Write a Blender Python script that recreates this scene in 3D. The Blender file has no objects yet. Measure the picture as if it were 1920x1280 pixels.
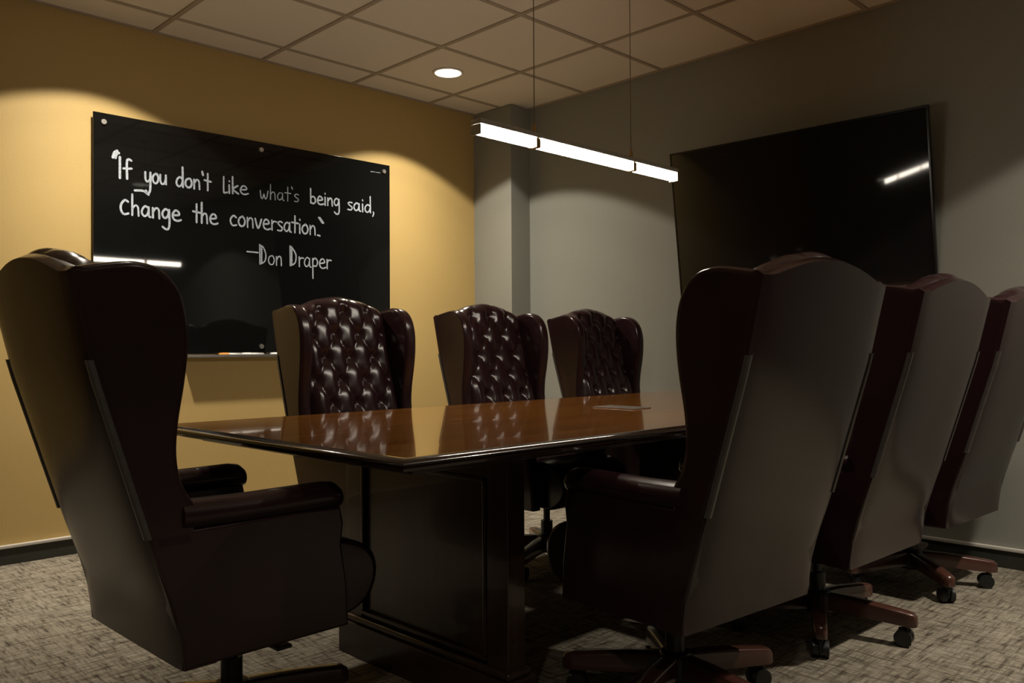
import bpy, bmesh, math, random
from mathutils import Vector, Matrix

random.seed(7)
scene = bpy.context.scene
col = scene.collection

# ------------------------------------------------------------------ camera
F, YAW, PITCH, ROLL, H = 1569.1, math.radians(45.425), math.radians(.633), math.radians(-.376), .968
ZC, YW, XW = 2.633, 4.392, 4.1395            # ceiling height, yellow wall plane, grey wall plane
XB, YB = -2.3, -2.6                          # walls behind the camera
_fw = Vector((math.cos(YAW)*math.cos(PITCH), math.sin(YAW)*math.cos(PITCH), math.sin(PITCH)))
_rt = Vector((math.sin(YAW), -math.cos(YAW), 0))
_up = _rt.cross(_fw)
_R = _rt*math.cos(ROLL) + _up*math.sin(ROLL)
_U = -_rt*math.sin(ROLL) + _up*math.cos(ROLL)
CAM = Vector((0, 0, H))
cam_data = bpy.data.cameras.new('camera')
cam = bpy.data.objects.new('camera', cam_data)
col.objects.link(cam)
m = Matrix((_R, _U, -_fw)).transposed().to_4x4()
m.translation = CAM
cam.matrix_world = m
cam_data.sensor_fit = 'HORIZONTAL'
cam_data.sensor_width = 36
cam_data.lens = F/1920*36
cam_data.clip_start = .02
scene.camera = cam

# ------------------------------------------------------------------ world, exposure
world = bpy.data.worlds.new('world')
scene.world = world
world.use_nodes = True
world.node_tree.nodes['Background'].inputs[0].default_value = (.02, .018, .015, 1)
world.node_tree.nodes['Background'].inputs[1].default_value = .2
scene.view_settings.view_transform = 'Standard'
scene.view_settings.look = 'None'
scene.view_settings.gamma = 1
scene.view_settings.use_curve_mapping = False
scene.view_settings.exposure = 0.0

# recessed ceiling downlights: (x, y, watts); last two are unseen, added as fill
DOWNLIGHTS = [(3.241, 3.82, 57), (1.412, 3.82, 57), (3.241, .120, 66), (1.412, .162, 8), (-.417, .162, 22)]
DOWN_COLOR = (1.0, .90, .745)
DOWN_CONE = 116
# beam of the fitting: intensity against the angle from straight down (degrees)
DOWN_BEAM = [(0, 5.2), (10, 5), (20, 4.3), (30, 3.1), (40, 2.0), (50, 1.25), (58, .95)]
PENDANT_STRENGTH = 44

def on_y(x, y, Y):
    d = _fw + _R*((x-960)/F) + _U*((640-y)/F)
    return CAM + d*((Y-CAM.y)/d.y)

# ------------------------------------------------------------------ helpers
def tag(o, label=None, cat=None, group=None, kind=None):
    if label: o['label'] = label
    if cat: o['category'] = cat
    if group: o['group'] = group
    if kind: o['kind'] = kind
    return o

def empty(name, loc=(0, 0, 0), rz=0):
    o = bpy.data.objects.new(name, None)
    col.objects.link(o)
    o.location = loc
    o.rotation_euler = (0, 0, rz)
    o.empty_display_size = .1
    return o

def finish(bm, name, mat, parent=None, smooth=True, angle=40, loc=None, wn=True):
    bmesh.ops.remove_doubles(bm, verts=bm.verts, dist=1e-6)
    bmesh.ops.recalc_face_normals(bm, faces=bm.faces)
    me = bpy.data.meshes.new(name)
    bm.to_mesh(me)
    bm.free()
    me.materials.append(mat)
    if smooth:
        for p in me.polygons: p.use_smooth = True
        me.set_sharp_from_angle(angle=math.radians(angle))
    o = link(name, me, parent, loc)
    if smooth and wn and len(me.polygons) < 1500:
        md = o.modifiers.new('weighted_normal', 'WEIGHTED_NORMAL'); md.keep_sharp = True
    return o

def link(name, me, parent=None, loc=None, rz=0):
    o = bpy.data.objects.new(name, me)
    col.objects.link(o)
    if parent: o.parent = parent
    if loc: o.location = loc
    if rz: o.rotation_euler = (0, 0, rz)
    return o

def box(bm, x0, x1, y0, y1, z0, z1, bev=0, seg=2, mat=None):
    r = bmesh.ops.create_cube(bm, size=1)
    vs = r['verts']
    for v in vs:
        v.co = Vector(((x0+x1)/2 + v.co.x*(x1-x0), (y0+y1)/2 + v.co.y*(y1-y0), (z0+z1)/2 + v.co.z*(z1-z0)))
    if bev:
        es = {e for v in vs for e in v.link_edges}
        r2 = bmesh.ops.bevel(bm, geom=list(es), offset=bev, segments=seg, profile=.5, affect='EDGES', clamp_overlap=True)
        vs = list({v for f in r2['faces'] for v in f.verts})
    if mat is not None:
        bmesh.ops.transform(bm, matrix=mat, verts=vs)
    return vs

def prism(bm, pts, a, b, axis, bev=0, seg=3):
    """extrude a closed outline (2-D points) from a to b along an axis ('x','y','z')."""
    def P(p, t):
        return {'x': (t, p[0], p[1]), 'y': (p[0], t, p[1]), 'z': (p[0], p[1], t)}[axis]
    A = [bm.verts.new(P(p, a)) for p in pts]
    B = [bm.verts.new(P(p, b)) for p in pts]
    n = len(pts)
    fa = bm.faces.new(A); fb = bm.faces.new(list(reversed(B)))
    for i in range(n):
        bm.faces.new((A[i], B[i], B[(i+1) % n], A[(i+1) % n]))
    bmesh.ops.recalc_face_normals(bm, faces=bm.faces)
    if bev:
        es = list(set(fa.edges) | set(fb.edges))
        bmesh.ops.bevel(bm, geom=es, offset=bev, segments=seg, profile=.5, affect='EDGES', clamp_overlap=True)

def cyl(bm, p0, p1, r0, r1=None, n=20, cap=True):
    r1 = r0 if r1 is None else r1
    p0, p1 = Vector(p0), Vector(p1)
    d = (p1-p0).normalized()
    a = d.orthogonal().normalized(); b = d.cross(a)
    A, B = [], []
    for i in range(n):
        t = 2*math.pi*i/n
        w = a*math.cos(t) + b*math.sin(t)
        A.append(bm.verts.new(p0+w*r0)); B.append(bm.verts.new(p1+w*r1))
    for i in range(n):
        bm.faces.new((A[i], A[(i+1) % n], B[(i+1) % n], B[i]))
    if cap:
        bm.faces.new(list(reversed(A))); bm.faces.new(B)

def lathe(bm, prof, n=24, centre=(0, 0)):
    rings = []
    for r, z in prof:
        rings.append([bm.verts.new((centre[0]+r*math.cos(2*math.pi*i/n), centre[1]+r*math.sin(2*math.pi*i/n), z)) for i in range(n)])
    for a, b in zip(rings, rings[1:]):
        for i in range(n):
            bm.faces.new((a[i], a[(i+1) % n], b[(i+1) % n], b[i]))
    bm.faces.new(list(reversed(rings[0]))); bm.faces.new(rings[-1])

def spline(pts, n=6, closed=False):
    out = []
    N = len(pts)
    rng = range(N) if closed else range(N-1)
    for i in rng:
        g = (lambda k: pts[k % N]) if closed else (lambda k: pts[max(0, min(N-1, k))])
        p0, p1, p2, p3 = g(i-1), g(i), g(i+1), g(i+2)
        for k in range(n):
            t = k/n
            out.append(tuple(.5*((2*p1[j]) + (-p0[j]+p2[j])*t + (2*p0[j]-5*p1[j]+4*p2[j]-p3[j])*t*t + (-p0[j]+3*p1[j]-3*p2[j]+p3[j])*t**3) for j in range(len(p1))))
    if not closed: out.append(tuple(pts[-1]))
    return out

def interp(z, tab):
    if z <= tab[0][0]: return tab[0][1]
    for (a, u), (b, v) in zip(tab, tab[1:]):
        if z <= b: return u + (v-u)*(z-a)/(b-a)
    return tab[-1][1]

# ------------------------------------------------------------------ materials
def new_mat(name):
    mt = bpy.data.materials.new(name)
    mt.use_nodes = True
    nt = mt.node_tree
    return mt, nt, nt.nodes['Principled BSDF']

def N(nt, typ, **kw):
    n = nt.nodes.new(typ)
    for k, v in kw.items():
        if k in n.inputs: n.inputs[k].default_value = v
        else: setattr(n, k, v)
    return n

def coords(nt, scale=(1, 1, 1), rot=(0, 0, 0)):
    tc = N(nt, 'ShaderNodeTexCoord')
    mp = N(nt, 'ShaderNodeMapping')
    mp.inputs['Scale'].default_value = scale
    mp.inputs['Rotation'].default_value = rot
    nt.links.new(tc.outputs['Object'], mp.inputs['Vector'])
    return mp.outputs[0]

def ramp(nt, fac, stops):
    r = N(nt, 'ShaderNodeValToRGB')
    e = r.color_ramp.elements
    while len(e) < len(stops): e.new(.5)
    for el, (p, c) in zip(e, stops):
        el.position = p; el.color = (*c, 1)
    nt.links.new(fac, r.inputs[0])
    return r.outputs[0]

def simple(name, color, rough=.5, metal=0, noise=None, bump=0, coat=0, spec=None, vary=.12):
    mt, nt, b = new_mat(name)
    b.inputs['Roughness'].default_value = rough
    b.inputs['Metallic'].default_value = metal
    b.inputs['Coat Weight'].default_value = coat
    b.inputs['Coat Roughness'].default_value = .08
    if spec is not None: b.inputs['Specular IOR Level'].default_value = spec
    nz = N(nt, 'ShaderNodeTexNoise')
    nz.inputs['Scale'].default_value = noise or 12
    nz.inputs['Detail'].default_value = 4
    nt.links.new(coords(nt), nz.inputs['Vector'])
    lo = tuple(c*(1-vary) for c in color); hi = tuple(min(1, c*(1+vary)) for c in color)
    nt.links.new(ramp(nt, nz.outputs[0], [(.3, lo), (.7, hi)]), b.inputs['Base Color'])
    if bump:
        bp = N(nt, 'ShaderNodeBump')
        bp.inputs['Strength'].default_value = bump
        bp.inputs['Distance'].default_value = .002
        nt.links.new(nz.outputs[0], bp.inputs['Height'])
        nt.links.new(bp.outputs[0], b.inputs['Normal'])
    return mt

M = {}
M['yellow_wall'] = simple('mustard_paint', (.52, .365, .135), .62, noise=140, bump=.06, vary=.03)
M['grey_wall'] = simple('grey_paint', (.275, .277, .245), .62, noise=140, bump=.06, vary=.03)
M['tile'] = simple('mineral_tile', (.82, .75, .66), .9, noise=260, bump=.25, vary=.06)
M['tbar'] = simple('painted_tbar', (.42, .35, .27), .6, noise=30, vary=.05)
M['base'] = simple('dark_vinyl', (.030, .032, .026), .5, noise=20)
M['cap'] = simple('pale_trim', (.55, .52, .47), .45, noise=20, vary=.05)
M['black_glass'] = simple('black_glass', (.0055, .0057, .0057), .035, noise=3, vary=.1, spec=.45)
M['screen'] = simple('tv_panel', (.012, .012, .0135), .05, noise=3, vary=.1, spec=.4)
M['bezel'] = simple('tv_bezel', (.006, .006, .007), .25, noise=10)
M['chrome'] = simple('chrome', (.85, .83, .80), .32, metal=1, noise=10, vary=.04)
M['tray'] = simple('tray_aluminium', (.55, .54, .52), .35, metal=1, noise=60, vary=.05)
M['chalk'] = simple('chalk_marker', (.40, .45, .51), .8, noise=160, vary=.35)
M['chalk_faint'] = simple('chalk_marker_faint', (.22, .245, .275), .8, noise=160, vary=.4)
M['white_plastic'] = simple('white_plastic', (.75, .74, .72), .35, noise=8, vary=.03)
M['orange_plastic'] = simple('orange_plastic', (.72, .30, .05), .35, noise=8, vary=.05)
M['rubber'] = simple('black_rubber', (.012, .013, .014), .38, noise=25)
M['steel'] = simple('black_steel', (.012, .012, .012), .3, metal=.3, noise=25)
M['brass'] = simple('brass', (.45, .29, .12), .3, metal=1, noise=25)
M['cable'] = simple('steel_cable', (.30, .25, .20), .45, metal=.3, noise=60)
M['housing'] = simple('pendant_aluminium', (.55, .53, .50), .4, metal=.6, noise=40)
M['piping'] = simple('grey_piping', (.075, .068, .063), .35, noise=40)
M['plate'] = simple('brushed_plate', (.42, .38, .35), .3, metal=.9, noise=80)

def leather():
    mt, nt, b = new_mat('oxblood_leather')
    co = coords(nt)
    n1 = N(nt, 'ShaderNodeTexNoise', Scale=5.0, Detail=3.0)
    nt.links.new(co, n1.inputs['Vector'])
    nt.links.new(ramp(nt, n1.outputs[0], [(.3, (.0200, .0085, .0098)), (.7, (.0290, .0115, .0135))]), b.inputs['Base Color'])
    b.inputs['Roughness'].default_value = .20
    b.inputs['Specular IOR Level'].default_value = .44
    v = N(nt, 'ShaderNodeTexVoronoi', Scale=420.0)
    nt.links.new(co, v.inputs['Vector'])
    bp = N(nt, 'ShaderNodeBump', Strength=.05, Distance=.001)
    nt.links.new(v.outputs['Distance'], bp.inputs['Height'])
    nt.links.new(bp.outputs[0], b.inputs['Normal'])
    return mt
M['leather'] = leather()

def wood(name, c0, c1, c2, rough, coat, axis='x'):
    mt, nt, b = new_mat(name)
    sc = {'x': (1.2, 22, 22), 'z': (22, 22, 1.2), 'y': (22, 1.2, 22)}[axis]
    co = coords(nt, sc)
    n1 = N(nt, 'ShaderNodeTexNoise', Scale=1.0, Detail=6.0, Roughness=.6, Distortion=.6)
    nt.links.new(co, n1.inputs['Vector'])
    nt.links.new(ramp(nt, n1.outputs[0], [(.25, c0), (.5, c1), (.75, c2)]), b.inputs['Base Color'])
    b.inputs['Roughness'].default_value = rough
    b.inputs['Coat Weight'].default_value = coat
    b.inputs['Coat Roughness'].default_value = .03
    return mt
M['top_wood'] = wood('mahogany_top', (.15, .050, .008), (.27, .098, .014), (.40, .155, .026), .14, .7)
M['edge_wood'] = wood('dark_mahogany_edge', (.010, .005, .0035), (.016, .008, .005), (.024, .011, .007), .16, .5)
M['ped_wood'] = wood('dark_mahogany', (.020, .010, .006), (.030, .015, .009), (.044, .021, .012), .3, .25, 'z')
M['leg_wood'] = wood('red_mahogany_leg', (.050, .019, .014), (.072, .028, .020), (.098, .038, .028), .25, .4)

def carpet():
    mt, nt, b = new_mat('woven_carpet')
    def streak(scale, seed):
        tc = coords(nt, scale)
        n = N(nt, 'ShaderNodeTexNoise', Scale=1.0, Detail=3.0, Roughness=.65)
        n.noise_dimensions = '4D'; n.inputs['W'].default_value = seed
        nt.links.new(tc, n.inputs['Vector'])
        return n.outputs[0]
    a = streak((10, 100, 1), 1.3)       # dashes along X
    c = streak((95, 14, 1), 7.7)       # dashes along Y
    big = streak((3.2, 3.2, 1), 4.1)
    fine = streak((420, 420, 1), 2.2)
    def mth(op, x, y):
        q = N(nt, 'ShaderNodeMath', operation=op)
        for i, s in enumerate((x, y)):
            if isinstance(s, (int, float)): q.inputs[i].default_value = s
            else: nt.links.new(s, q.inputs[i])
        return q.outputs[0]
    mn = mth('MINIMUM', a, c)
    av = mth('MULTIPLY', mth('ADD', a, c), .5)
    s = mth('ADD', mth('MULTIPLY', mn, .62), mth('MULTIPLY', av, .38))
    s = mth('ADD', s, mth('MULTIPLY', mth('SUBTRACT', big, .5), .12))
    s = mth('ADD', s, mth('MULTIPLY', mth('SUBTRACT', fine, .5), .20))
    nt.links.new(ramp(nt, s, [(.35, (.050, .040, .030)), (.46, (.185, .162, .126)), (.60, (.32, .288, .23))]), b.inputs['Base Color'])
    b.inputs['Roughness'].default_value = .95
    b.inputs['Specular IOR Level'].default_value = .1
    bp = N(nt, 'ShaderNodeBump', Strength=.6, Distance=.004)
    nt.links.new(s, bp.inputs['Height'])
    nt.links.new(bp.outputs[0], b.inputs['Normal'])
    return mt
M['carpet'] = carpet()

def emit(name, color, strength):
    mt, nt, b = new_mat(name)
    b.inputs['Base Color'].default_value = (.8, .8, .78, 1)
    b.inputs['Emission Color'].default_value = (*color, 1)
    b.inputs['Emission Strength'].default_value = strength
    return mt
M['pendant_light'] = emit('pendant_diffuser', (1, .90, .76), PENDANT_STRENGTH)
M['down_light'] = emit('downlight_lens', (1, .93, .80), 2.2)

# ------------------------------------------------------------------ room shell
def struct(name, bm, mat, parent=None, smooth=False):
    o = finish(bm, name, mat, parent, smooth=smooth)
    if parent is None: o['kind'] = 'structure'
    return o

bm = bmesh.new(); box(bm, XB-.1, XW+.1, YB-.1, YW+.1, -.08, 0)
tag(struct('floor', bm, M['carpet']), 'beige and brown woven carpet floor', 'floor')
bm = bmesh.new(); box(bm, XB-.1, XW+.1, YW, YW+.1, 0, ZC+.1)
tag(struct('wall_left', bm, M['yellow_wall']), 'mustard yellow wall behind the black glass board', 'wall')
bm = bmesh.new(); box(bm, XW, XW+.1, YB-.1, YW, 0, ZC+.1)
tag(struct('wall_right', bm, M['grey_wall']), 'grey wall behind the television', 'wall')
bm = bmesh.new(); box(bm, XB-.1, XB, YB, YW, 0, ZC+.1)
tag(struct('wall_back', bm, M['grey_wall']), 'grey wall behind the head chair outside the view', 'wall')
bm = bmesh.new(); box(bm, XB-.1, XW, YB-.1, YB, 0, ZC+.1)
tag(struct('wall_front', bm, M['grey_wall']), 'grey wall behind the viewer outside the view', 'wall')
XCOL, YCOL = 3.960, 4.018
bm = bmesh.new(); box(bm, XCOL, XW, YCOL, YW, 0, ZC)
tag(struct('wall_corner', bm, M['grey_wall']), 'boxed grey column filling the room corner', 'column')

# suspended ceiling: slab, T-bars and lay-in tiles
GX, GY, T = 1.7226, 4.130, .6096
bm = bmesh.new(); box(bm, XB-.1, XW+.1, YB-.1, YW+.1, ZC+.09, ZC+.12)
ceil = tag(struct('ceiling', bm, M['tile']), 'suspended ceiling of square mineral tiles in a metal grid', 'ceiling')
def grid_lines(g, lo, hi):
    v = g
    while v - T > lo: v -= T
    out = []
    while v < hi - .02:
        if v > lo + .02: out.append(v)
        v += T
    return out
gx = grid_lines(GX, XB, XW); gy = grid_lines(GY, YB, YW)
BW = .012
for i, x in enumerate(gx):
    bm = bmesh.new(); box(bm, x-BW, x+BW, YB, YW, ZC, ZC+.03)
    struct('grid_bar', bm, M['tbar'], ceil)
for j, y in enumerate(gy):
    ex = [XB] + gx + [XW]
    for a, b in zip(ex, ex[1:]):
        bm = bmesh.new(); box(bm, a+(BW if a != XB else 0), b-(BW if b != XW else 0), y-BW, y+BW, ZC+.0005, ZC+.03)
        struct('grid_bar', bm, M['tbar'], ceil)
tile_cache = {}
ex = [XB] + gx + [XW]; ey = [YB] + gy + [YW]
for a, b in zip(ex, ex[1:]):
    for c, d in zip(ey, ey[1:]):
        w, l = round(b-a, 3), round(d-c, 3)
        cx, cy = (a+b)/2, (c+d)/2
        hole = any(abs(cx-dx) < w/2 and abs(cy-dy) < l/2 for dx, dy, _ in DOWNLIGHTS)
        if (w, l) not in tile_cache:
            bm = bmesh.new(); box(bm, -w/2+.009, w/2-.009, -l/2+.009, l/2-.009, 0, .016)
            me = bpy.data.meshes.new('ceiling_tile'); bm.to_mesh(me); bm.free()
            me.materials.append(M['tile']); tile_cache[(w, l)] = me
        link('ceiling_tile', tile_cache[(w, l)], ceil, (cx, cy, ZC+.006))
# wall angle trim round the ceiling
tn = 0
for (x0, x1, y0, y1) in [(XB, XW, YW-.018, YW), (XW-.018, XW, YB, YW-.018)]:
    tn += 1
    bm = bmesh.new(); box(bm, x0, x1, y0, y1, ZC-.001, ZC+.02)
    tag(struct('trim_%d' % tn, bm, M['tbar']), 'thin ceiling edge angle along the %s wall' % ('yellow' if tn == 1 else 'grey'), 'trim')

# baseboards: dark vinyl with a pale cap strip
def baseboard(side, x0, x1, y0, y1, grow, wall):
    bm = bmesh.new(); box(bm, x0, x1, y0, y1, 0, .075, .003)
    o = tag(struct('baseboard_'+side, bm, M['base']), 'dark baseboard with pale cap strip along the %s wall' % wall, 'baseboard')
    bm = bmesh.new()
    box(bm, x0-grow[0], x1+grow[1], y0-grow[2], y1+grow[3], .0755, .090, .003)
    finish(bm, 'cap_strip', M['cap'], o)
baseboard('left', XB, XCOL, YW-.016, YW, (0, 0, .008, 0), 'yellow')
baseboard('right', XW-.016, XW, YB, YCOL, (.008, 0, 0, 0), 'grey')
baseboard('corner', XCOL-.016, XCOL, YCOL, YW-.026, (.008, 0, 0, 0), 'corner column')

# ------------------------------------------------------------------ downlights
dl_labels = ['bright round recessed downlight in the ceiling near the corner column',
             'round recessed downlight above the left end of the glass board',
             'round recessed downlight above the chairs beside the grey wall',
             'unseen fill light added above the viewer as a dim downlight',  # this one and the next: guessed fittings out of view, added for fill
             'unseen fill light added behind the viewer as a dim downlight']
for (x, y, w), lb in zip(DOWNLIGHTS, dl_labels):
    r = tag(empty('downlight', (x, y, ZC)), lb, 'downlight', 'recessed ceiling downlights')
    bm = bmesh.new()
    n = 32
    prof = [(.078, .004), (.080, -.002), (.086, -.004), (.094, -.002), (.095, .004)]
    rings = [[bm.verts.new((q*math.cos(2*math.pi*i/n), q*math.sin(2*math.pi*i/n), z)) for i in range(n)] for q, z in prof]
    for a, b in zip(rings, rings[1:] + rings[:1]):
        for i in range(n): bm.faces.new((a[i], a[(i+1) % n], b[(i+1) % n], b[i]))
    finish(bm, 'trim_ring', M['tile'], r)
    bm = bmesh.new(); lathe(bm, [(.070, .003), (.076, .001), (.078, -.0015), (.070, -.0025)], 32)
    finish(bm, 'lens', M['down_light'], r)
    L = bpy.data.lights.new('downlight_lamp', 'SPOT')
    L.energy = w; L.color = DOWN_COLOR; L.spot_size = math.radians(DOWN_CONE); L.spot_blend = .09
    L.shadow_soft_size = .045
    L.use_nodes = True
    nt = L.node_tree
    em = nt.nodes['Emission']
    ge = nt.nodes.new('ShaderNodeNewGeometry')
    sp = nt.nodes.new('ShaderNodeSeparateXYZ')
    nt.links.new(ge.outputs['Incoming'], sp.inputs[0])
    ab = nt.nodes.new('ShaderNodeMath'); ab.operation = 'ABSOLUTE'
    nt.links.new(sp.outputs[2], ab.inputs[0])
    cv = nt.nodes.new('ShaderNodeFloatCurve')
    pts = sorted((math.cos(math.radians(a)), v/10) for a, v in DOWN_BEAM)
    pts = [(0, pts[0][1])] + pts
    cu = cv.mapping.curves[0]
    while len(cu.points) < len(pts): cu.points.new(.5, .5)
    for q, (u, v) in zip(cu.points, pts): q.location = (u, v); q.handle_type = 'VECTOR'
    cv.mapping.update()
    nt.links.new(ab.outputs[0], cv.inputs['Value'])
    mu = nt.nodes.new('ShaderNodeMath'); mu.operation = 'MULTIPLY'; mu.inputs[1].default_value = 10
    nt.links.new(cv.outputs[0], mu.inputs[0])
    nt.links.new(mu.outputs[0], em.inputs['Strength'])
    lo = bpy.data.objects.new('lamp', L); col.objects.link(lo); lo.parent = r; lo.location = (0, 0, -.012)

# ------------------------------------------------------------------ pendant
PX0, PX1, PY, PZ = 1.781, 2.858, 1.960, 1.673
pen = tag(empty('pendant_lamp', ((PX0+PX1)/2, PY, PZ)), 'slim glowing linear pendant lamp hung over the conference table', 'pendant lamp')
cx = (PX0+PX1)/2
g1, g2 = 2.044-cx, 2.579-cx
segs = [(PX0-cx, g1-.012), (g1+.012, g2-.012), (g2+.012, PX1-cx)]
for a, b in segs:
    bm = bmesh.new()
    prof = [(.020*math.cos(t), .020*math.sin(t)) for t in [math.pi + math.pi*k/12 for k in range(13)]]
    prof = [(-.020, .012)] + prof + [(.020, .012)]
    prism(bm, prof, a, b, 'x')
    finish(bm, 'diffuser', M['pendant_light'], pen)
bm = bmesh.new(); box(bm, PX0-cx-.006, PX1-cx+.006, -.023, .023, .0125, .030, .003)
finish(bm, 'housing', M['housing'], pen)
for a in (PX0-cx-.008, PX1-cx+.001):
    bm = bmesh.new(); box(bm, a, a+.007, -.022, .022, -.021, .012, .002)
    finish(bm, 'end_cap', M['housing'], pen)
for g in (g1, g2):
    bm = bmesh.new(); box(bm, g-.010, g+.010, -.021, .021, -.021, .012, .003); lathe(bm, [(.008, .030), (.008, .045), (.004, .060), (.002, .066)], 16, (g, 0))
    finish(bm, 'cable_clamp', M['brass'], pen)
    bm = bmesh.new(); cyl(bm, (g, 0, .066), (g, 0, ZC-PZ-.012), .0017, n=8)
    finish(bm, 'cable', M['cable'], pen)
    bm = bmesh.new(); lathe(bm, [(.02, ZC-PZ-.014), (.026, ZC-PZ-.010), (.026, ZC-PZ)], 20, (g, 0))
    finish(bm, 'ceiling_cup', M['housing'], pen)

# ------------------------------------------------------------------ glass board
YG = YW-.030          # front face of the glass
BX0, BX1, BZ0, BZ1 = 1.416, 3.203, .962, 2.159
board = tag(empty('glass_board', ((BX0+BX1)/2, YW-.002, BZ0)), 'black glass writing board with a handwritten quote on the yellow wall', 'glass board')
board.rotation_euler = (math.radians(.20), 0, 0)
def bpart(bm, name, mat, **k):
    bmesh.ops.translate(bm, verts=bm.verts, vec=-Vector(board.location))
    return finish(bm, name, mat, board, **k)
bm = bmesh.new(); box(bm, BX0, BX1, YG, YG+.008, BZ0, BZ1, .0015)
bpart(bm, 'glass_panel', M['black_glass'])
for z in (2.114, 1.002):
    for x in (1.464, 2.309, 3.156):
        bm = bmesh.new()
        cyl(bm, (x, YG-.009, z), (x, YG, z), .0125, .014, 20); cyl(bm, (x, YG+.008, z), (x, YW-.001, z), .010, n=16)
        bpart(bm, 'standoff', M['chrome'])

GL = {  # stroke glyphs, x-height 1: (advance, [polylines])
 'I': (.55, [[(.25, 0), (.25, 2.0)]]),
 'f': (.75, [[(.35, 0), (.33, 1.55), (.48, 1.85), (.72, 1.8)], [(.02, .95), (.75, 1.0)]]),
 'y': (.85, [[(.05, 1.05), (.08, .35), (.3, .12), (.6, .35), (.66, 1.0)], [(.66, 1.0), (.66, -.2), (.58, -.85), (.35, -1.0), (.12, -.82)]]),
 'o': (.9, [[(.5, 1.0), (.18, .82), (.08, .4), (.3, .05), (.62, .12), (.76, .55), (.62, .92), (.45, 1.0)]]),
 'u': (.95, [[(.1, .95), (.12, .35), (.32, .05), (.6, .15), (.75, .55), (.78, .95)], [(.78, .95), (.8, .05)]]),
 'd': (.95, [[(.7, .8), (.45, 1.0), (.15, .75), (.08, .3), (.3, .02), (.6, .2), (.72, .6)], [(.72, 2.0), (.74, .9), (.76, 0)]]),
 'n': (.9, [[(.12, .95), (.14, 0)], [(.14, .55), (.4, .95), (.66, .8), (.72, .0)]]),
 "'": (.35, [[(.12, 1.9), (.2, 1.55)]]),
 't': (.75, [[(.38, 1.75), (.38, 0)], [(.02, 1.05), (.75, 1.0)]]),
 'l': (.5, [[(.15, 1.9), (.15, .15), (.3, .02), (.5, .08)]]),
 'i': (.4, [[(.18, .95), (.2, 0)], [(.18, 1.45), (.2, 1.38)]]),
 'k': (.8, [[(.12, 1.9), (.14, 0)], [(.62, .95), (.16, .5), (.7, 0)]]),
 'e': (.9, [[(.12, .5), (.7, .62), (.6, .95), (.32, .98), (.1, .55), (.22, .12), (.55, .0), (.88, .12)]]),
 'w': (1.15, [[(.08, 1.0), (.18, .15), (.35, .05), (.52, .6), (.62, .1), (.82, .12), (1.0, 1.0)]]),
 'h': (.9, [[(.14, 1.95), (.14, 0)], [(.15, .6), (.4, .95), (.64, .8), (.7, 0)]]),
 'a': (.95, [[(.68, .85), (.4, 1.0), (.14, .7), (.1, .3), (.32, .05), (.58, .25), (.7, .7)], [(.7, .95), (.72, .15), (.88, .02)]]),
 's': (.75, [[(.62, .92), (.35, 1.0), (.14, .8), (.35, .55), (.6, .35), (.5, .05), (.1, .05)]]),
 'b': (.9, [[(.12, 1.9), (.14, .05)], [(.14, .1), (.5, .02), (.74, .35), (.6, .8), (.3, .85), (.14, .6)]]),
 'g': (.95, [[(.68, .85), (.4, 1.0), (.14, .7), (.12, .35), (.34, .12), (.6, .35), (.7, .8)], [(.72, .95), (.76, -.3), (.66, -.85), (.4, -.95), (.12, -.75)]]),
 ',': (.35, [[(.16, .15), (.22, -.05), (.1, -.4)]]),
 'c': (.85, [[(.68, .85), (.42, 1.0), (.14, .7), (.1, .35), (.32, .02), (.7, .08)]]),
 'C': (.95, [[(.72, 1.2), (.45, 1.35), (.14, .9), (.1, .4), (.34, .0), (.75, .1)]]),
 'v': (.85, [[(.06, .95), (.38, .02), (.74, .98)]]),
 'r': (.7, [[(.14, .98), (.16, 0)], [(.16, .6), (.36, .92), (.66, .9)]]),
 '.': (.3, [[(.1, .06), (.16, .02)]]),
 'D': (1.1, [[(.16, 2.0), (.18, .04)], [(.16, 2.0), (.55, 1.75), (.86, 1.1), (.74, .35), (.18, .02)]]),
 'p': (.9, [[(.14, .95), (.16, -1.15)], [(.16, .75), (.45, 1.0), (.74, .7), (.6, .2), (.18, .2)]]),
}
def stroke(bm, pts, w, dy):
    """flat ribbon of chalk with round ends on the glass."""
    P = [Vector(p) for p in pts]
    n = len(P)
    prev = None
    for i in range(n):
        a = P[max(0, i-1)]; b = P[min(n-1, i+1)]
        t = (b-a); t = t.normalized() if t.length > 1e-9 else Vector((1, 0))
        nn = Vector((-t.y, t.x))*w/2
        q = (P[i]+nn, P[i]-nn)
        cur = [bm.verts.new((v.x, YG-dy, v.y)) for v in q]
        if prev: bm.faces.new((prev[0], prev[1], cur[1], cur[0]))
        prev = cur
    for e, k in ((P[0], 0), (P[-1], 1)):
        vs = [bm.verts.new((e.x+w/2*math.cos(2*math.pi*j/10), YG-dy-.0002, e.y+w/2*math.sin(2*math.pi*j/10))) for j in range(10)]
        bm.faces.new(vs)
def bpt(x, y):
    q = on_y(x, y, YG); return (q.x, q.z)
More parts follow.
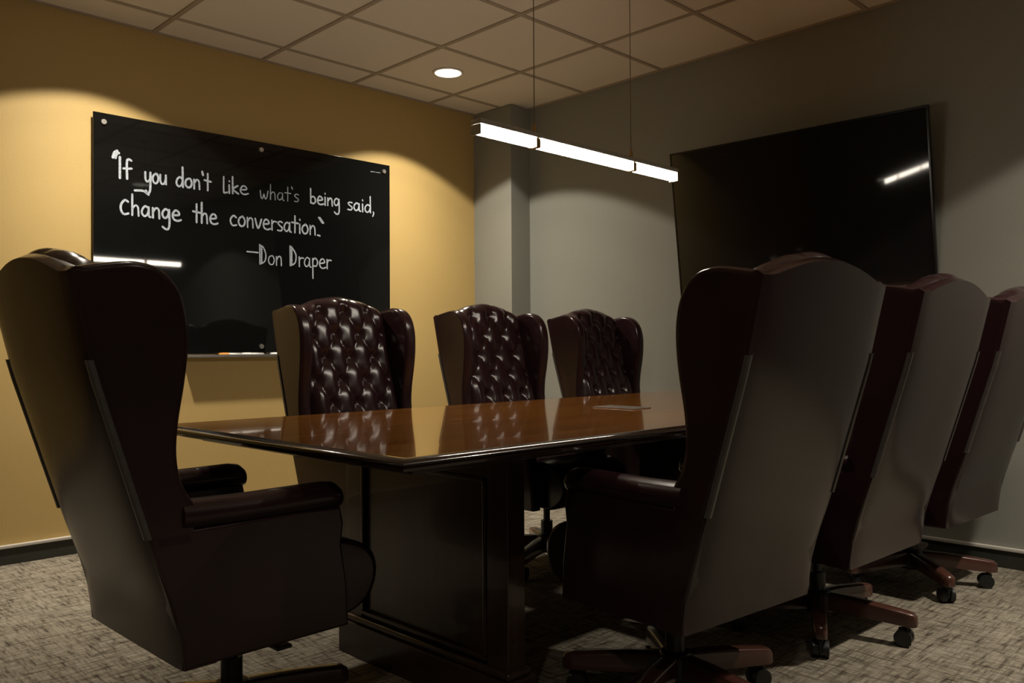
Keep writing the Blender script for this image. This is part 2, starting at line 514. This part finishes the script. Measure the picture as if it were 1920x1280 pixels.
def write(word, p0, p1, xh, w=.0105, mat='chalk', extra=()):
    a, b = Vector(bpt(*p0)), Vector(bpt(*p1))
    up = (Vector(bpt(p0[0], p0[1]-xh)) - a).length
    tot = sum(GL[c][0] for c in word)
    dx = (b-a)/tot
    bm = bmesh.new(); pen_x = 0; k = 0
    for c in word:
        adv, strokes = GL[c]
        for s in strokes:
            pts = [tuple(a + dx*(pen_x+px) + Vector((0, up*py*random.uniform(.97, 1.03)))) for px, py in s]
            pts = spline(pts, 6) if len(pts) > 2 else pts
            k += 1
            stroke(bm, pts, w*.92*random.uniform(.9, 1.08), .0006 + .0003*(k % 4))
        pen_x += adv
    for s in extra:
        pts = spline([bpt(*q) for q in s], 5) if len(s) > 2 else [bpt(*q) for q in s]
        k += 1
        stroke(bm, pts, w, .0006 + .0003*(k % 4))
    bmesh.ops.translate(bm, verts=bm.verts, vec=-Vector(board.location))
    # a thin skin of chalk: give the ribbon a little body
    return finish(bm, 'handwritten_word', M[mat], board, smooth=False)
write('If', (219, 333), (246, 336), 20, .013, extra=[[(211, 295), (214, 286), (219, 283)], [(216, 296), (218, 289), (222, 287)]])
write('you', (271, 342), (313, 347), 19, .0115, extra=[[(278, 365), (268, 358), (252, 357)]])
write("don't", (329, 349), (395, 358), 18, .0115)
write('like', (416, 361), (465, 365), 16, .0105)
write("what's", (486, 372), (561, 379), 15, .0075, 'chalk_faint')
write('being', (580, 381), (638, 388), 15, .0105)
write('said,', (650, 393), (702, 400), 15, .0105)
write('Change', (224, 400), (339, 415), 20, .0115)
write('the', (361, 416), (408, 421), 19, .0115)
write('conversation', (430, 422), (593, 441), 19, .0105, extra=[[(595, 441), (599, 442)], [(597, 408), (604, 418)], [(599, 408), (606, 418)]])
write('Don', (484, 495), (530, 498), 18, .0085, extra=[[(463, 471.5), (483, 473.5)], [(490, 461), (490, 494)]])
write('Draper', (541, 498), (621, 504), 18, .0090, extra=[[(546.5, 463), (546.5, 497)]])
write('..', (692, 322), (712, 324), 4, .004, 'chalk_faint', extra=[[(694, 321.5), (702, 322.5)], [(704, 323), (712, 324)]])

# marker tray on its own brackets below the board, with markers lying on it
TX0, TX1, TZ, TD = 1.87, 2.76, .945, .072
tray = tag(empty('marker_tray', ((TX0+TX1)/2, YW, TZ)), 'narrow aluminium marker tray under the black glass board', 'tray')
def tpart(bm, name, mat): 
    bmesh.ops.translate(bm, verts=bm.verts, vec=-Vector(tray.location)); return finish(bm, name, mat, tray)
bm = bmesh.new(); box(bm, TX0, TX1, YW-TD, YW-.0005, TZ, TZ+.004, .001); tpart(bm, 'shelf', M['tray'])
bm = bmesh.new(); box(bm, TX0, TX1, YW-TD-.003, YW-TD+.0005, TZ-.002, TZ+.012, .001); tpart(bm, 'front_lip', M['tray'])
for x in (TX0-.003, TX1):
    bm = bmesh.new(); box(bm, x, x+.003, YW-TD-.003, YW-.0005, TZ-.002, TZ+.013, .001); tpart(bm, 'end_cap', M['tray'])
mk = [('white marker pen with an orange cap on the tray', 2.115, 'orange_plastic'),
      ('white marker pen in the middle of the tray', 2.245, 'white_plastic'),
      ('white marker pen on the tray nearest the tufted chair', 2.42, 'white_plastic')]
for lb, x, cm in mk:
    r = tag(empty('marker_pen', (x, YW-TD+.018, TZ+.004)), lb, 'marker', 'markers on the tray')
    bm = bmesh.new(); cyl(bm, (-.012, 0, .009), (.062, 0, .009), .0088, n=16); cyl(bm, (.062, 0, .009), (.066, 0, .009), .0088, .006, n=16)
    finish(bm, 'barrel', M['white_plastic'], r)
    bm = bmesh.new(); cyl(bm, (-.066, 0, .009), (-.0125, 0, .009), .0090, n=16); box(bm, -.05, -.014, -.0015, .0015, .0178, .0195)
    finish(bm, 'cap', M[cm], r)

# ------------------------------------------------------------------ television on the grey wall
TVW, TVH = 1.372, .812
tv = tag(empty('television', (4.060, 2.060, 1.676)), 'large black flat television tilted forward on the grey wall', 'television')
tv.rotation_euler = (0, math.radians(-7.6), math.radians(2.2))
# local: screen faces -x
def rect_ring(bm, y0, y1, z0, z1, w, x0, x1, bev):
    box(bm, x0, x1, y0, y1, z1-w, z1, bev); box(bm, x0, x1, y0, y1, z0, z0+w, bev)
    box(bm, x0, x1, y0, y0+w, z0+w, z1-w, bev); box(bm, x0, x1, y1-w, y1, z0+w, z1-w, bev)
hw, hh = TVW/2, TVH/2
bm = bmesh.new(); box(bm, -.006, .018, -hw+.004, hw-.004, -hh+.004, hh-.004, .004); box(bm, .018, .036, -.45, .45, -.30, .22, .008)
finish(bm, 'back_case', M['bezel'], tv)
bm = bmesh.new(); box(bm, -.0115, -.0065, -hw+.010, hw-.010, -hh+.014, hh-.010)
finish(bm, 'screen', M['screen'], tv, smooth=False)
bm = bmesh.new(); rect_ring(bm, -hw, hw, -hh, hh, .0095, -.014, .012, .001)
finish(bm, 'bezel', M['bezel'], tv)
bm = bmesh.new(); box(bm, -.0155, -.0135, hw-.040, hw-.030, -hh+.003, -hh+.007)
finish(bm, 'maker_badge', M['chrome'], tv)
bm = bmesh.new(); box(bm, .036, .056, -.2, .2, -.12, .12, .003)
finish(bm, 'wall_mount', M['steel'], tv)

# ------------------------------------------------------------------ conference table
TBX0, TBX1, TBY0, TBY1, TBZ = 1.045, 3.850, 1.380, 2.643, .746
tcx, tcy = (TBX0+TBX1)/2, (TBY0+TBY1)/2
table = tag(empty('conference_table', (tcx, tcy, 0)), 'long glossy mahogany conference table on two slab pedestals', 'table')
hx, hy = (TBX1-TBX0)/2, (TBY1-TBY0)/2
bm = bmesh.new(); box(bm, -hx+.022, hx-.022, -hy+.022, hy-.022, TBZ-.028, TBZ, .001, 1)
finish(bm, 'tabletop', M['top_wood'], table, smooth=False)
# moulded dark edge: profile swept round the rectangle with mitred corners
prof = [(-.0215, 0), (-.014, -.0005), (-.006, -.004), (-.001, -.009), (.000, -.013), (-.005, -.0145), (-.005, -.0165), (-.001, -.020), (-.003, -.026), (-.012, -.0285), (-.0215, -.0285)]
bm = bmesh.new()
corners = [(-1, -1), (1, -1), (1, 1), (-1, 1)]
rings = [[bm.verts.new((sx*(hx+o), sy*(hy+o), TBZ+z)) for o, z in prof] for sx, sy in corners]
for k in range(4):
    a, b = rings[k], rings[(k+1) % 4]
    for i in range(len(prof)):
        j = (i+1) % len(prof)
        bm.faces.new((a[i], a[j], b[j], b[i]))
finish(bm, 'edge_moulding', M['edge_wood'], table, angle=35)
bm = bmesh.new(); box(bm, -hx+.10, hx-.10, -hy+.10, hy-.10, TBZ-.052, TBZ-.0305, .002)
finish(bm, 'under_frame', M['ped_wood'], table)
def pedestal(px, s):
    """slab pedestal; s=-1: panelled face towards -x."""
    y0, y1 = 1.575-tcy, 2.325-tcy
    x0, x1 = px-tcx, px-tcx+.066
    bm = bmesh.new(); box(bm, x0+.012, x1-.012, y0+.07, y1-.07, .12, TBZ-.052)
    p = finish(bm, 'pedestal_panel', M['ped_wood'], table, smooth=False)
    for ya in (y0, y1-.082):
        bm = bmesh.new(); box(bm, x0, x1, ya, ya+.082, .12, TBZ-.052, .004)
        finish(bm, 'pedestal_post', M['ped_wood'], table)
    bm = bmesh.new(); box(bm, x0, x1, y0+.082, y1-.082, TBZ-.12, TBZ-.052, .003)
    finish(bm, 'pedestal_rail', M['ped_wood'], table)
    fx = x0 if s < 0 else x1
    for ya in (y0+.083, y1-.083-.012):
        bm = bmesh.new(); box(bm, fx-.004 if s < 0 else fx-.010, fx+.010 if s < 0 else fx+.004, ya, ya+.012, .15, TBZ-.12, .003)
        finish(bm, 'panel_moulding', M['ped_wood'], p)
    for za in (.136, TBZ-.132):
        bm = bmesh.new(); box(bm, fx-.004 if s < 0 else fx-.010, fx+.010 if s < 0 else fx+.004, y0+.083, y1-.083, za, za+.012, .003)
        finish(bm, 'panel_moulding', M['ped_wood'], p)
    bm = bmesh.new(); box(bm, x0-.020, x1+.020, y0-.020, y1+.020, 0, .105, .004)
    q = finish(bm, 'plinth', M['ped_wood'], table)
    bm = bmesh.new(); box(bm, x0-.012, x1+.012, y0-.012, y1+.012, .105, .126, .008, 3)
    finish(bm, 'plinth_cap', M['ped_wood'], q)
pedestal(1.530, -1)
pedestal(3.100, 1)

gp = tag(empty('cable_grommet', (2.56, 2.000, TBZ)), 'flat grey metal cable plate set on the shiny tabletop', 'cable plate')
bm = bmesh.new(); box(bm, -.055, .055, -.10, .10, 0, .004, .0015); finish(bm, 'plate', M['plate'], gp)
bm = bmesh.new(); box(bm, -.035, .035, -.08, .0, .004, .0055, .0006); finish(bm, 'flap', M['plate'], gp)
bm = bmesh.new(); box(bm, -.035, .035, .005, .08, .004, .0055, .0006); finish(bm, 'flap', M['plate'], gp)

# ------------------------------------------------------------------ wing chair
# local frame: origin on the floor under the hub, x forward, y to the sitter's left
OX = -.245                                   # rear bottom edge of the body
HW = .270                                    # half width of the body
REAR = [(.29, 0), (.42, -.018), (.57, -.072), (.93, -.184), (1.15, -.236), (1.25, -.258)]
def xr(z): return OX + interp(z, REAR)
def hump(y): return max(0, 1-(abs(y)/.235)**2)
def ztop(y): return 1.136 + .066*hump(y)**1.15      # camel-back top line of the cushion
def rtop(y): return 1.138 + .044*hump(y)**1.15      # top line of the outside back
def make_chair():
    root = empty('executive_chair')
    LE = M['leather']
    # outside back, one upholstered panel down to the seat base
    bm = bmesh.new()
    ny, nz = 24, 26
    yb = HW-.001
    def grid(fn):
        return [[bm.verts.new(fn(-yb + 2*yb*i/ny, j/nz)) for i in range(ny+1)] for j in range(nz+1)]
    def rearpt(y, t):
        z = .297 + t*(rtop(y)-.010-.297)
        x = xr(z) - .010*(1-(y/yb)**4)*math.sin(math.pi*min(1, t))**.6
        return (x + .004*(abs(y)/yb)**14, y, z)
    def frontpt(y, t):
        z = .297 + t*(rtop(y)-.008-.297)
        return (xr(z)+.075, y, z)
    A = grid(rearpt); B = grid(frontpt)
    topmid = [bm.verts.new((xr(rtop(-yb+2*yb*i/ny))+.022, -yb+2*yb*i/ny, rtop(-yb+2*yb*i/ny))) for i in range(ny+1)]
    for G, fl in ((A, 0), (B, 1)):
        for j in range(nz):
            for i in range(ny):
                f = (G[j][i], G[j][i+1], G[j+1][i+1], G[j+1][i])
                bm.faces.new(f if not fl else f[::-1])
    for i in range(ny):
        bm.faces.new((A[nz][i], A[nz][i+1], topmid[i+1], topmid[i])); bm.faces.new((topmid[i], topmid[i+1], B[nz][i+1], B[nz][i]))
        bm.faces.new((A[0][i], A[0][i+1], B[0][i+1], B[0][i]))
    for i in (0, ny):
        for j in range(nz): bm.faces.new((A[j][i], A[j+1][i], B[j+1][i], B[j][i]))
        bm.faces.new((A[nz][i], topmid[i], B[nz][i]))
    finish(bm, 'outside_back', LE, root, angle=50)
    # wings
    wing = [(xr(.55)+.004-OX, .55), (xr(.75)+.004-OX, .75), (xr(.95)+.004-OX, .95), (xr(1.10)+.004-OX, 1.10)]
    fr = spline([(-.212, 1.138), (-.150, 1.150), (-.095, 1.156), (-.045, 1.143), (-.008, 1.103), (.010, 1.045), (.013, .975), (.006, .90), (-.006, .82), (-.009, .75), (.003, .69), (.030, .645)], 4)
    outline = wing + fr + [(.035, .55)]
    for s in (-1, 1):
        bm = bmesh.new()
        prism(bm, [(x+OX, z) for x, z in outline], -.026, .026, 'y', .016, 4)
        for v in bm.verts:
            u = max(0, v.co.x-xr(v.co.z))
            v.co.y = s*(HW-.026) + v.co.y + s*.05*max(0, u-.08)*min(1, max(0, (v.co.z-.62)/.3))
        finish(bm, 'wing', LE, root, angle=50)
        # rolled welt along the wing's front edge
        bm = bmesh.new()
        pts = [(x+OX, z) for x, z in fr]
        n = len(pts); ringv = []
        for i, (x, z) in enumerate(pts):
            u = max(0, x-xr(z)); y = s*(HW-.002) + s*.05*max(0, u-.08)*min(1, max(0, (z-.62)/.3))
            a = Vector(pts[max(0, i-1)]); b = Vector(pts[min(n-1, i+1)]); t = (b-a).normalized()
            nn = Vector((-t.y, t.x))
            r = .0055
            ringv.append([bm.verts.new((x-.003*nn.x*0 + nn.x*(r*math.cos(q)-.009), y-.004*s + r*math.sin(q), z + nn.y*(r*math.cos(q)-.009))) for q in [2*math.pi*k/8 for k in range(8)]])
        for a, b in zip(ringv, ringv[1:]):
            for k in range(8): bm.faces.new((a[k], a[(k+1) % 8], b[(k+1) % 8], b[k]))
        finish(bm, 'welt', LE, root)
        # grey piping strip up the rear corner
        bm = bmesh.new()
        zs = [.585 + (.955-.585)*k/8 for k in range(9)]
        R4 = []
        for z in zs:
            x = xr(z)
            R4.append([bm.verts.new(c) for c in ((x-.002, s*(HW-.010), z), (x-.003, s*(HW-.002), z), (x+.001, s*(HW+.0025), z), (x+.011, s*(HW+.0025), z), (x+.011, s*(HW-.010), z))])
        for a, b in zip(R4, R4[1:]):
            for k in range(5): bm.faces.new((a[k], a[(k+1) % 5], b[(k+1) % 5], b[k]))
        bm.faces.new(R4[0]); bm.faces.new(R4[-1])
        finish(bm, 'corner_strip', M['piping'], root)
        # side panel of the seat box
        side = [(OX, .297), (OX-.004, .36), (xr(.45), .45), (xr(.56)+.003, .56), (xr(.59)+.003, .592), (OX+.30, .596), (OX+.392, .592), (OX+.402, .55), (OX+.395, .50), (OX+.41, .40), (OX+.415, .297)]
        bm = bmesh.new(); prism(bm, side, s*(HW-.055) if s > 0 else -HW, HW if s > 0 else -(HW-.055), 'y', .008, 3)
        finish(bm, 'side_panel', LE, root, angle=50)
        # rolled arm
        bm = bmesh.new()
        armsec = []
        for k in range(20):
            q = 2*math.pi*k/20
            armsec.append((.039*math.cos(q)*1.05, .034*math.sin(q)))
        path = [(OX+.000, .622), (OX+.03, .620), (OX+.15, .618), (OX+.28, .619), (OX+.355, .620), (OX+.385, .617), (OX+.400, .612), (OX+.405, .608)]
        sca = [1, 1, 1, 1, 1, .96, .75, .3]
        rg = []
        for (x, z), f in zip(path, sca):
            rg.append([bm.verts.new((x, s*(HW-.030)+a*f, z+b*f)) for a, b in armsec])
        for a, b in zip(rg, rg[1:]):
            for k in range(20): bm.faces.new((a[k], a[(k+1) % 20], b[(k+1) % 20], b[k]))
        bm.faces.new(rg[0]); bm.faces.new(rg[-1])
        finish(bm, 'arm', LE, root, angle=60)
        bm = bmesh.new(); box(bm, OX+.30, OX+.388, s*HW-.055 if s > 0 else -HW+.006, s*HW-.006 if s > 0 else -HW+.055, .45, .60, .012, 3)
        finish(bm, 'arm_front', LE, root, angle=50)
    # tufted inside back
    bm = bmesh.new()
    a_, b_ = .116, .094
    zc0 = 1.135
    yc = HW-.052
    nu, nv = 72, 108
    zlo = .455
    def tuft(y, z):
        u = y/a_ + (z-zc0)/(2*b_); v = y/a_ - (z-zc0)/(2*b_)
        su, sv = abs(math.sin(math.pi*u)), abs(math.sin(math.pi*v))
        du, dv = u-round(u), v-round(v)
        d2 = ((du+dv)/2*a_)**2 + ((du-dv)*b_)**2
        return .52*(su*sv)**.27 + .48*(1-math.exp(-d2/(2*.018**2)))
    top_wrap = .13
    Gv = []
    L = None
    for j in range(nv+1):
        row = []
        for i in range(nu+1):
            y = -yc + 2*yc*i/nu
            zt = ztop(y)-.052
            lenz = zt - zlo
            s_ = j/nv*(lenz+top_wrap)
            edge = min(1, (yc-abs(y))/.05)
            thick = .052*(.55+.45*math.sin(edge*math.pi/2))
            if s_ <= lenz:
                z = zlo+s_
                h = tuft(y, z)*.030*edge**.5
                fade = min(1, (lenz-s_)/.05)
                row.append(bm.verts.new((xr(z)+.075+thick-.030+h, y, z)))
            else:
                f = (s_-lenz)/top_wrap
                q = f*math.pi
                h = tuft(y, zlo+s_)*edge**.5*(1-f)
                xf = xr(zt)+.075+thick-.030; xb = xr(zt)+.012
                mx_, rx = (xf+xb)/2, (xf-xb)/2
                row.append(bm.verts.new((mx_+(rx+.030*h)*math.cos(q), y, zt+(ztop(y)-zt-.008+.010*h)*math.sin(q))))
        Gv.append(row)
    for j in range(nv):
        for i in range(nu): bm.faces.new((Gv[j][i], Gv[j][i+1], Gv[j+1][i+1], Gv[j+1][i]))
    finish(bm, 'tufted_back', LE, root, angle=80)
    # buttons at the diamond corners
    bb = bmesh.new()
    bmesh.ops.create_uvsphere(bb, u_segments=10, v_segments=5, radius=.008)
    for v in bb.verts: v.co.x *= .5
    bme = bpy.data.meshes.new('button'); bb.to_mesh(bb and bme); bb.free(); bme.materials.append(LE)
    for p in bme.polygons: p.use_smooth = True
    for jr in range(-7, 1):
        z = zc0 + jr*b_
        if z < .56: continue
        for i in range(-4, 5):
            y = (i + (.5 if jr % 2 else 0))*a_
            if abs(y) > yc-.03 or z > ztop(y)-.055: continue
            edge = min(1, (yc-abs(y))/.05)
            x = xr(z)+.075+.052*(.55+.45*math.sin(edge*math.pi/2))-.030+.001
            link('button', bme, root, (x, y, z))
    # seat base box and seat cushion with a waterfall front
    bm = bmesh.new(); box(bm, OX+.07, OX+.40, -HW+.05, HW-.05, .30, .40, .01)
    finish(bm, 'seat_base', LE, root)
    bm = bmesh.new()
    sec = spline([(OX+.10, .385), (OX+.10, .470), (OX+.20, .492), (OX+.35, .498), (OX+.46, .490), (OX+.530, .455), (OX+.552, .400), (OX+.532, .340), (OX+.48, .306), (OX+.42, .300), (OX+.405, .34), (OX+.30, .385)], 4, True)
    ys = [-(HW-.058), -(HW-.064), -(HW-.075), -.13, -.065, 0, .065, .13, HW-.075, HW-.064, HW-.058]
    cs = [.90, .965, 1, 1.01, 1.018, 1.02, 1.018, 1.01, 1, .965, .90]
    mx, mz = OX+.31, .40
    rg = [[bm.verts.new((mx+(x-mx)*f, y, mz+(z-mz)*f)) for x, z in sec] for y, f in zip(ys, cs)]
    n = len(sec)
    for a, b in zip(rg, rg[1:]):
        for k in range(n): bm.faces.new((a[k], a[(k+1) % n], b[(k+1) % n], b[k]))
    bm.faces.new(rg[0]); bm.faces.new(rg[-1])
    finish(bm, 'seat_cushion', LE, root, angle=60)
    # mechanism, column, hub
    bm = bmesh.new(); box(bm, -.10, .10, -.075, .075, .268, .301, .006); box(bm, -.02, .02, -.26, -.05, .278, .288, .004)
    finish(bm, 'tilt_mechanism', M['steel'], root)
    bm = bmesh.new(); cyl(bm, (0, 0, .19), (0, 0, .27), .015, n=16); cyl(bm, (0, 0, .10), (0, 0, .20), .027, n=20)
    finish(bm, 'gas_column', M['steel'], root)
    bm = bmesh.new(); lathe(bm, [(.040, .062), (.050, .070), (.050, .125), (.040, .138), (.030, .140)], 24)
    hub = finish(bm, 'base_hub', M['steel'], root)
    # five wooden-capped legs with twin casters
    bm = bmesh.new()
    secs = [(.035, .024, .078, .134), (.12, .024, .076, .130), (.22, .022, .070, .120), (.285, .021, .066, .112), (.305, .019, .066, .108), (.316, .012, .068, .100)]
    rg = []
    for x, w, z0, z1 in secs:
        c = .007
        rg.append([bm.verts.new((x, yy, zz)) for yy, zz in ((-w, z0), (w, z0), (w, z1-c), (w-c, z1), (-w+c, z1), (-w, z1-c))])
    for a, b in zip(rg, rg[1:]):
        for k in range(6): bm.faces.new((a[k], a[(k+1) % 6], b[(k+1) % 6], b[k]))
    bm.faces.new(rg[0]); bm.faces.new(rg[-1])
    proto = finish(bm, 'leg', M['leg_wood'], root, angle=50)
    bm = bmesh.new()
    for s in (-1, 1):
        cyl(bm, (-.010, s*.006, .0275), (-.010, s*.024, .0275), .0275, n=20)
        cyl(bm, (-.010, s*.024, .0275), (-.010, s*.026, .0275), .0275, .020, n=20)
    box(bm, -.026, .012, -.006, .006, .020, .058, .003); cyl(bm, (0, 0, .05), (0, 0, .070), .009, n=12)
    cme = finish(bm, 'caster', M['rubber'], proto, loc=(.285, 0, 0)).data
    legs = [proto]
    for k in range(1, 5):
        lg = link('leg', proto.data, root)
        link('caster', cme, lg, (.285, 0, 0))
        legs.append(lg)
    return root, legs

def copy_tree(o, parent=None):
    c = o.copy(); col.objects.link(c)
    if parent: c.parent = parent
    for ch in list(o.children): copy_tree(ch, c)
    return c

# (x, y, facing deg, leg phase relative to the world, label)
CHAIRS = [
 (.985, 2.020, 1, -8, 'dark leather wing chair at the head of the table, back to the viewer at left'),
 (1.945, 1.340, 85, -24, 'dark leather wing chair at the near table side, closest to the viewer'),
 (2.785, 1.330, 88, -81, 'middle dark leather wing chair in the near row, seen from behind'),
 (3.610, 1.320, 87, -62, 'dark leather wing chair in the near row, cut by the right picture edge'),
 (1.945, 2.605, -90, 20, 'tufted oxblood wing chair across the table, in front of the black glass board'),
 (2.775, 2.600, -90, 200, 'tufted oxblood wing chair across the table, middle of the far row'),
 (3.560, 2.600, -90, 40, 'tufted oxblood wing chair across the table, nearest the television'),
]
proto, plegs = make_chair()
roots = [proto] + [copy_tree(proto) for _ in CHAIRS[1:]]
for r, (x, y, a, ph, lb) in zip(roots, CHAIRS):
    r.location = (x, y, 0)
    r.rotation_euler = (0, 0, math.radians(a))
    tag(r, lb, 'chair', 'leather wing chairs around the table')
    k = 0
    for ch in r.children:
        if ch.name.split('.')[0] == 'leg':
            ch.rotation_euler = (0, 0, math.radians(ph - a + 72*k)); k += 1
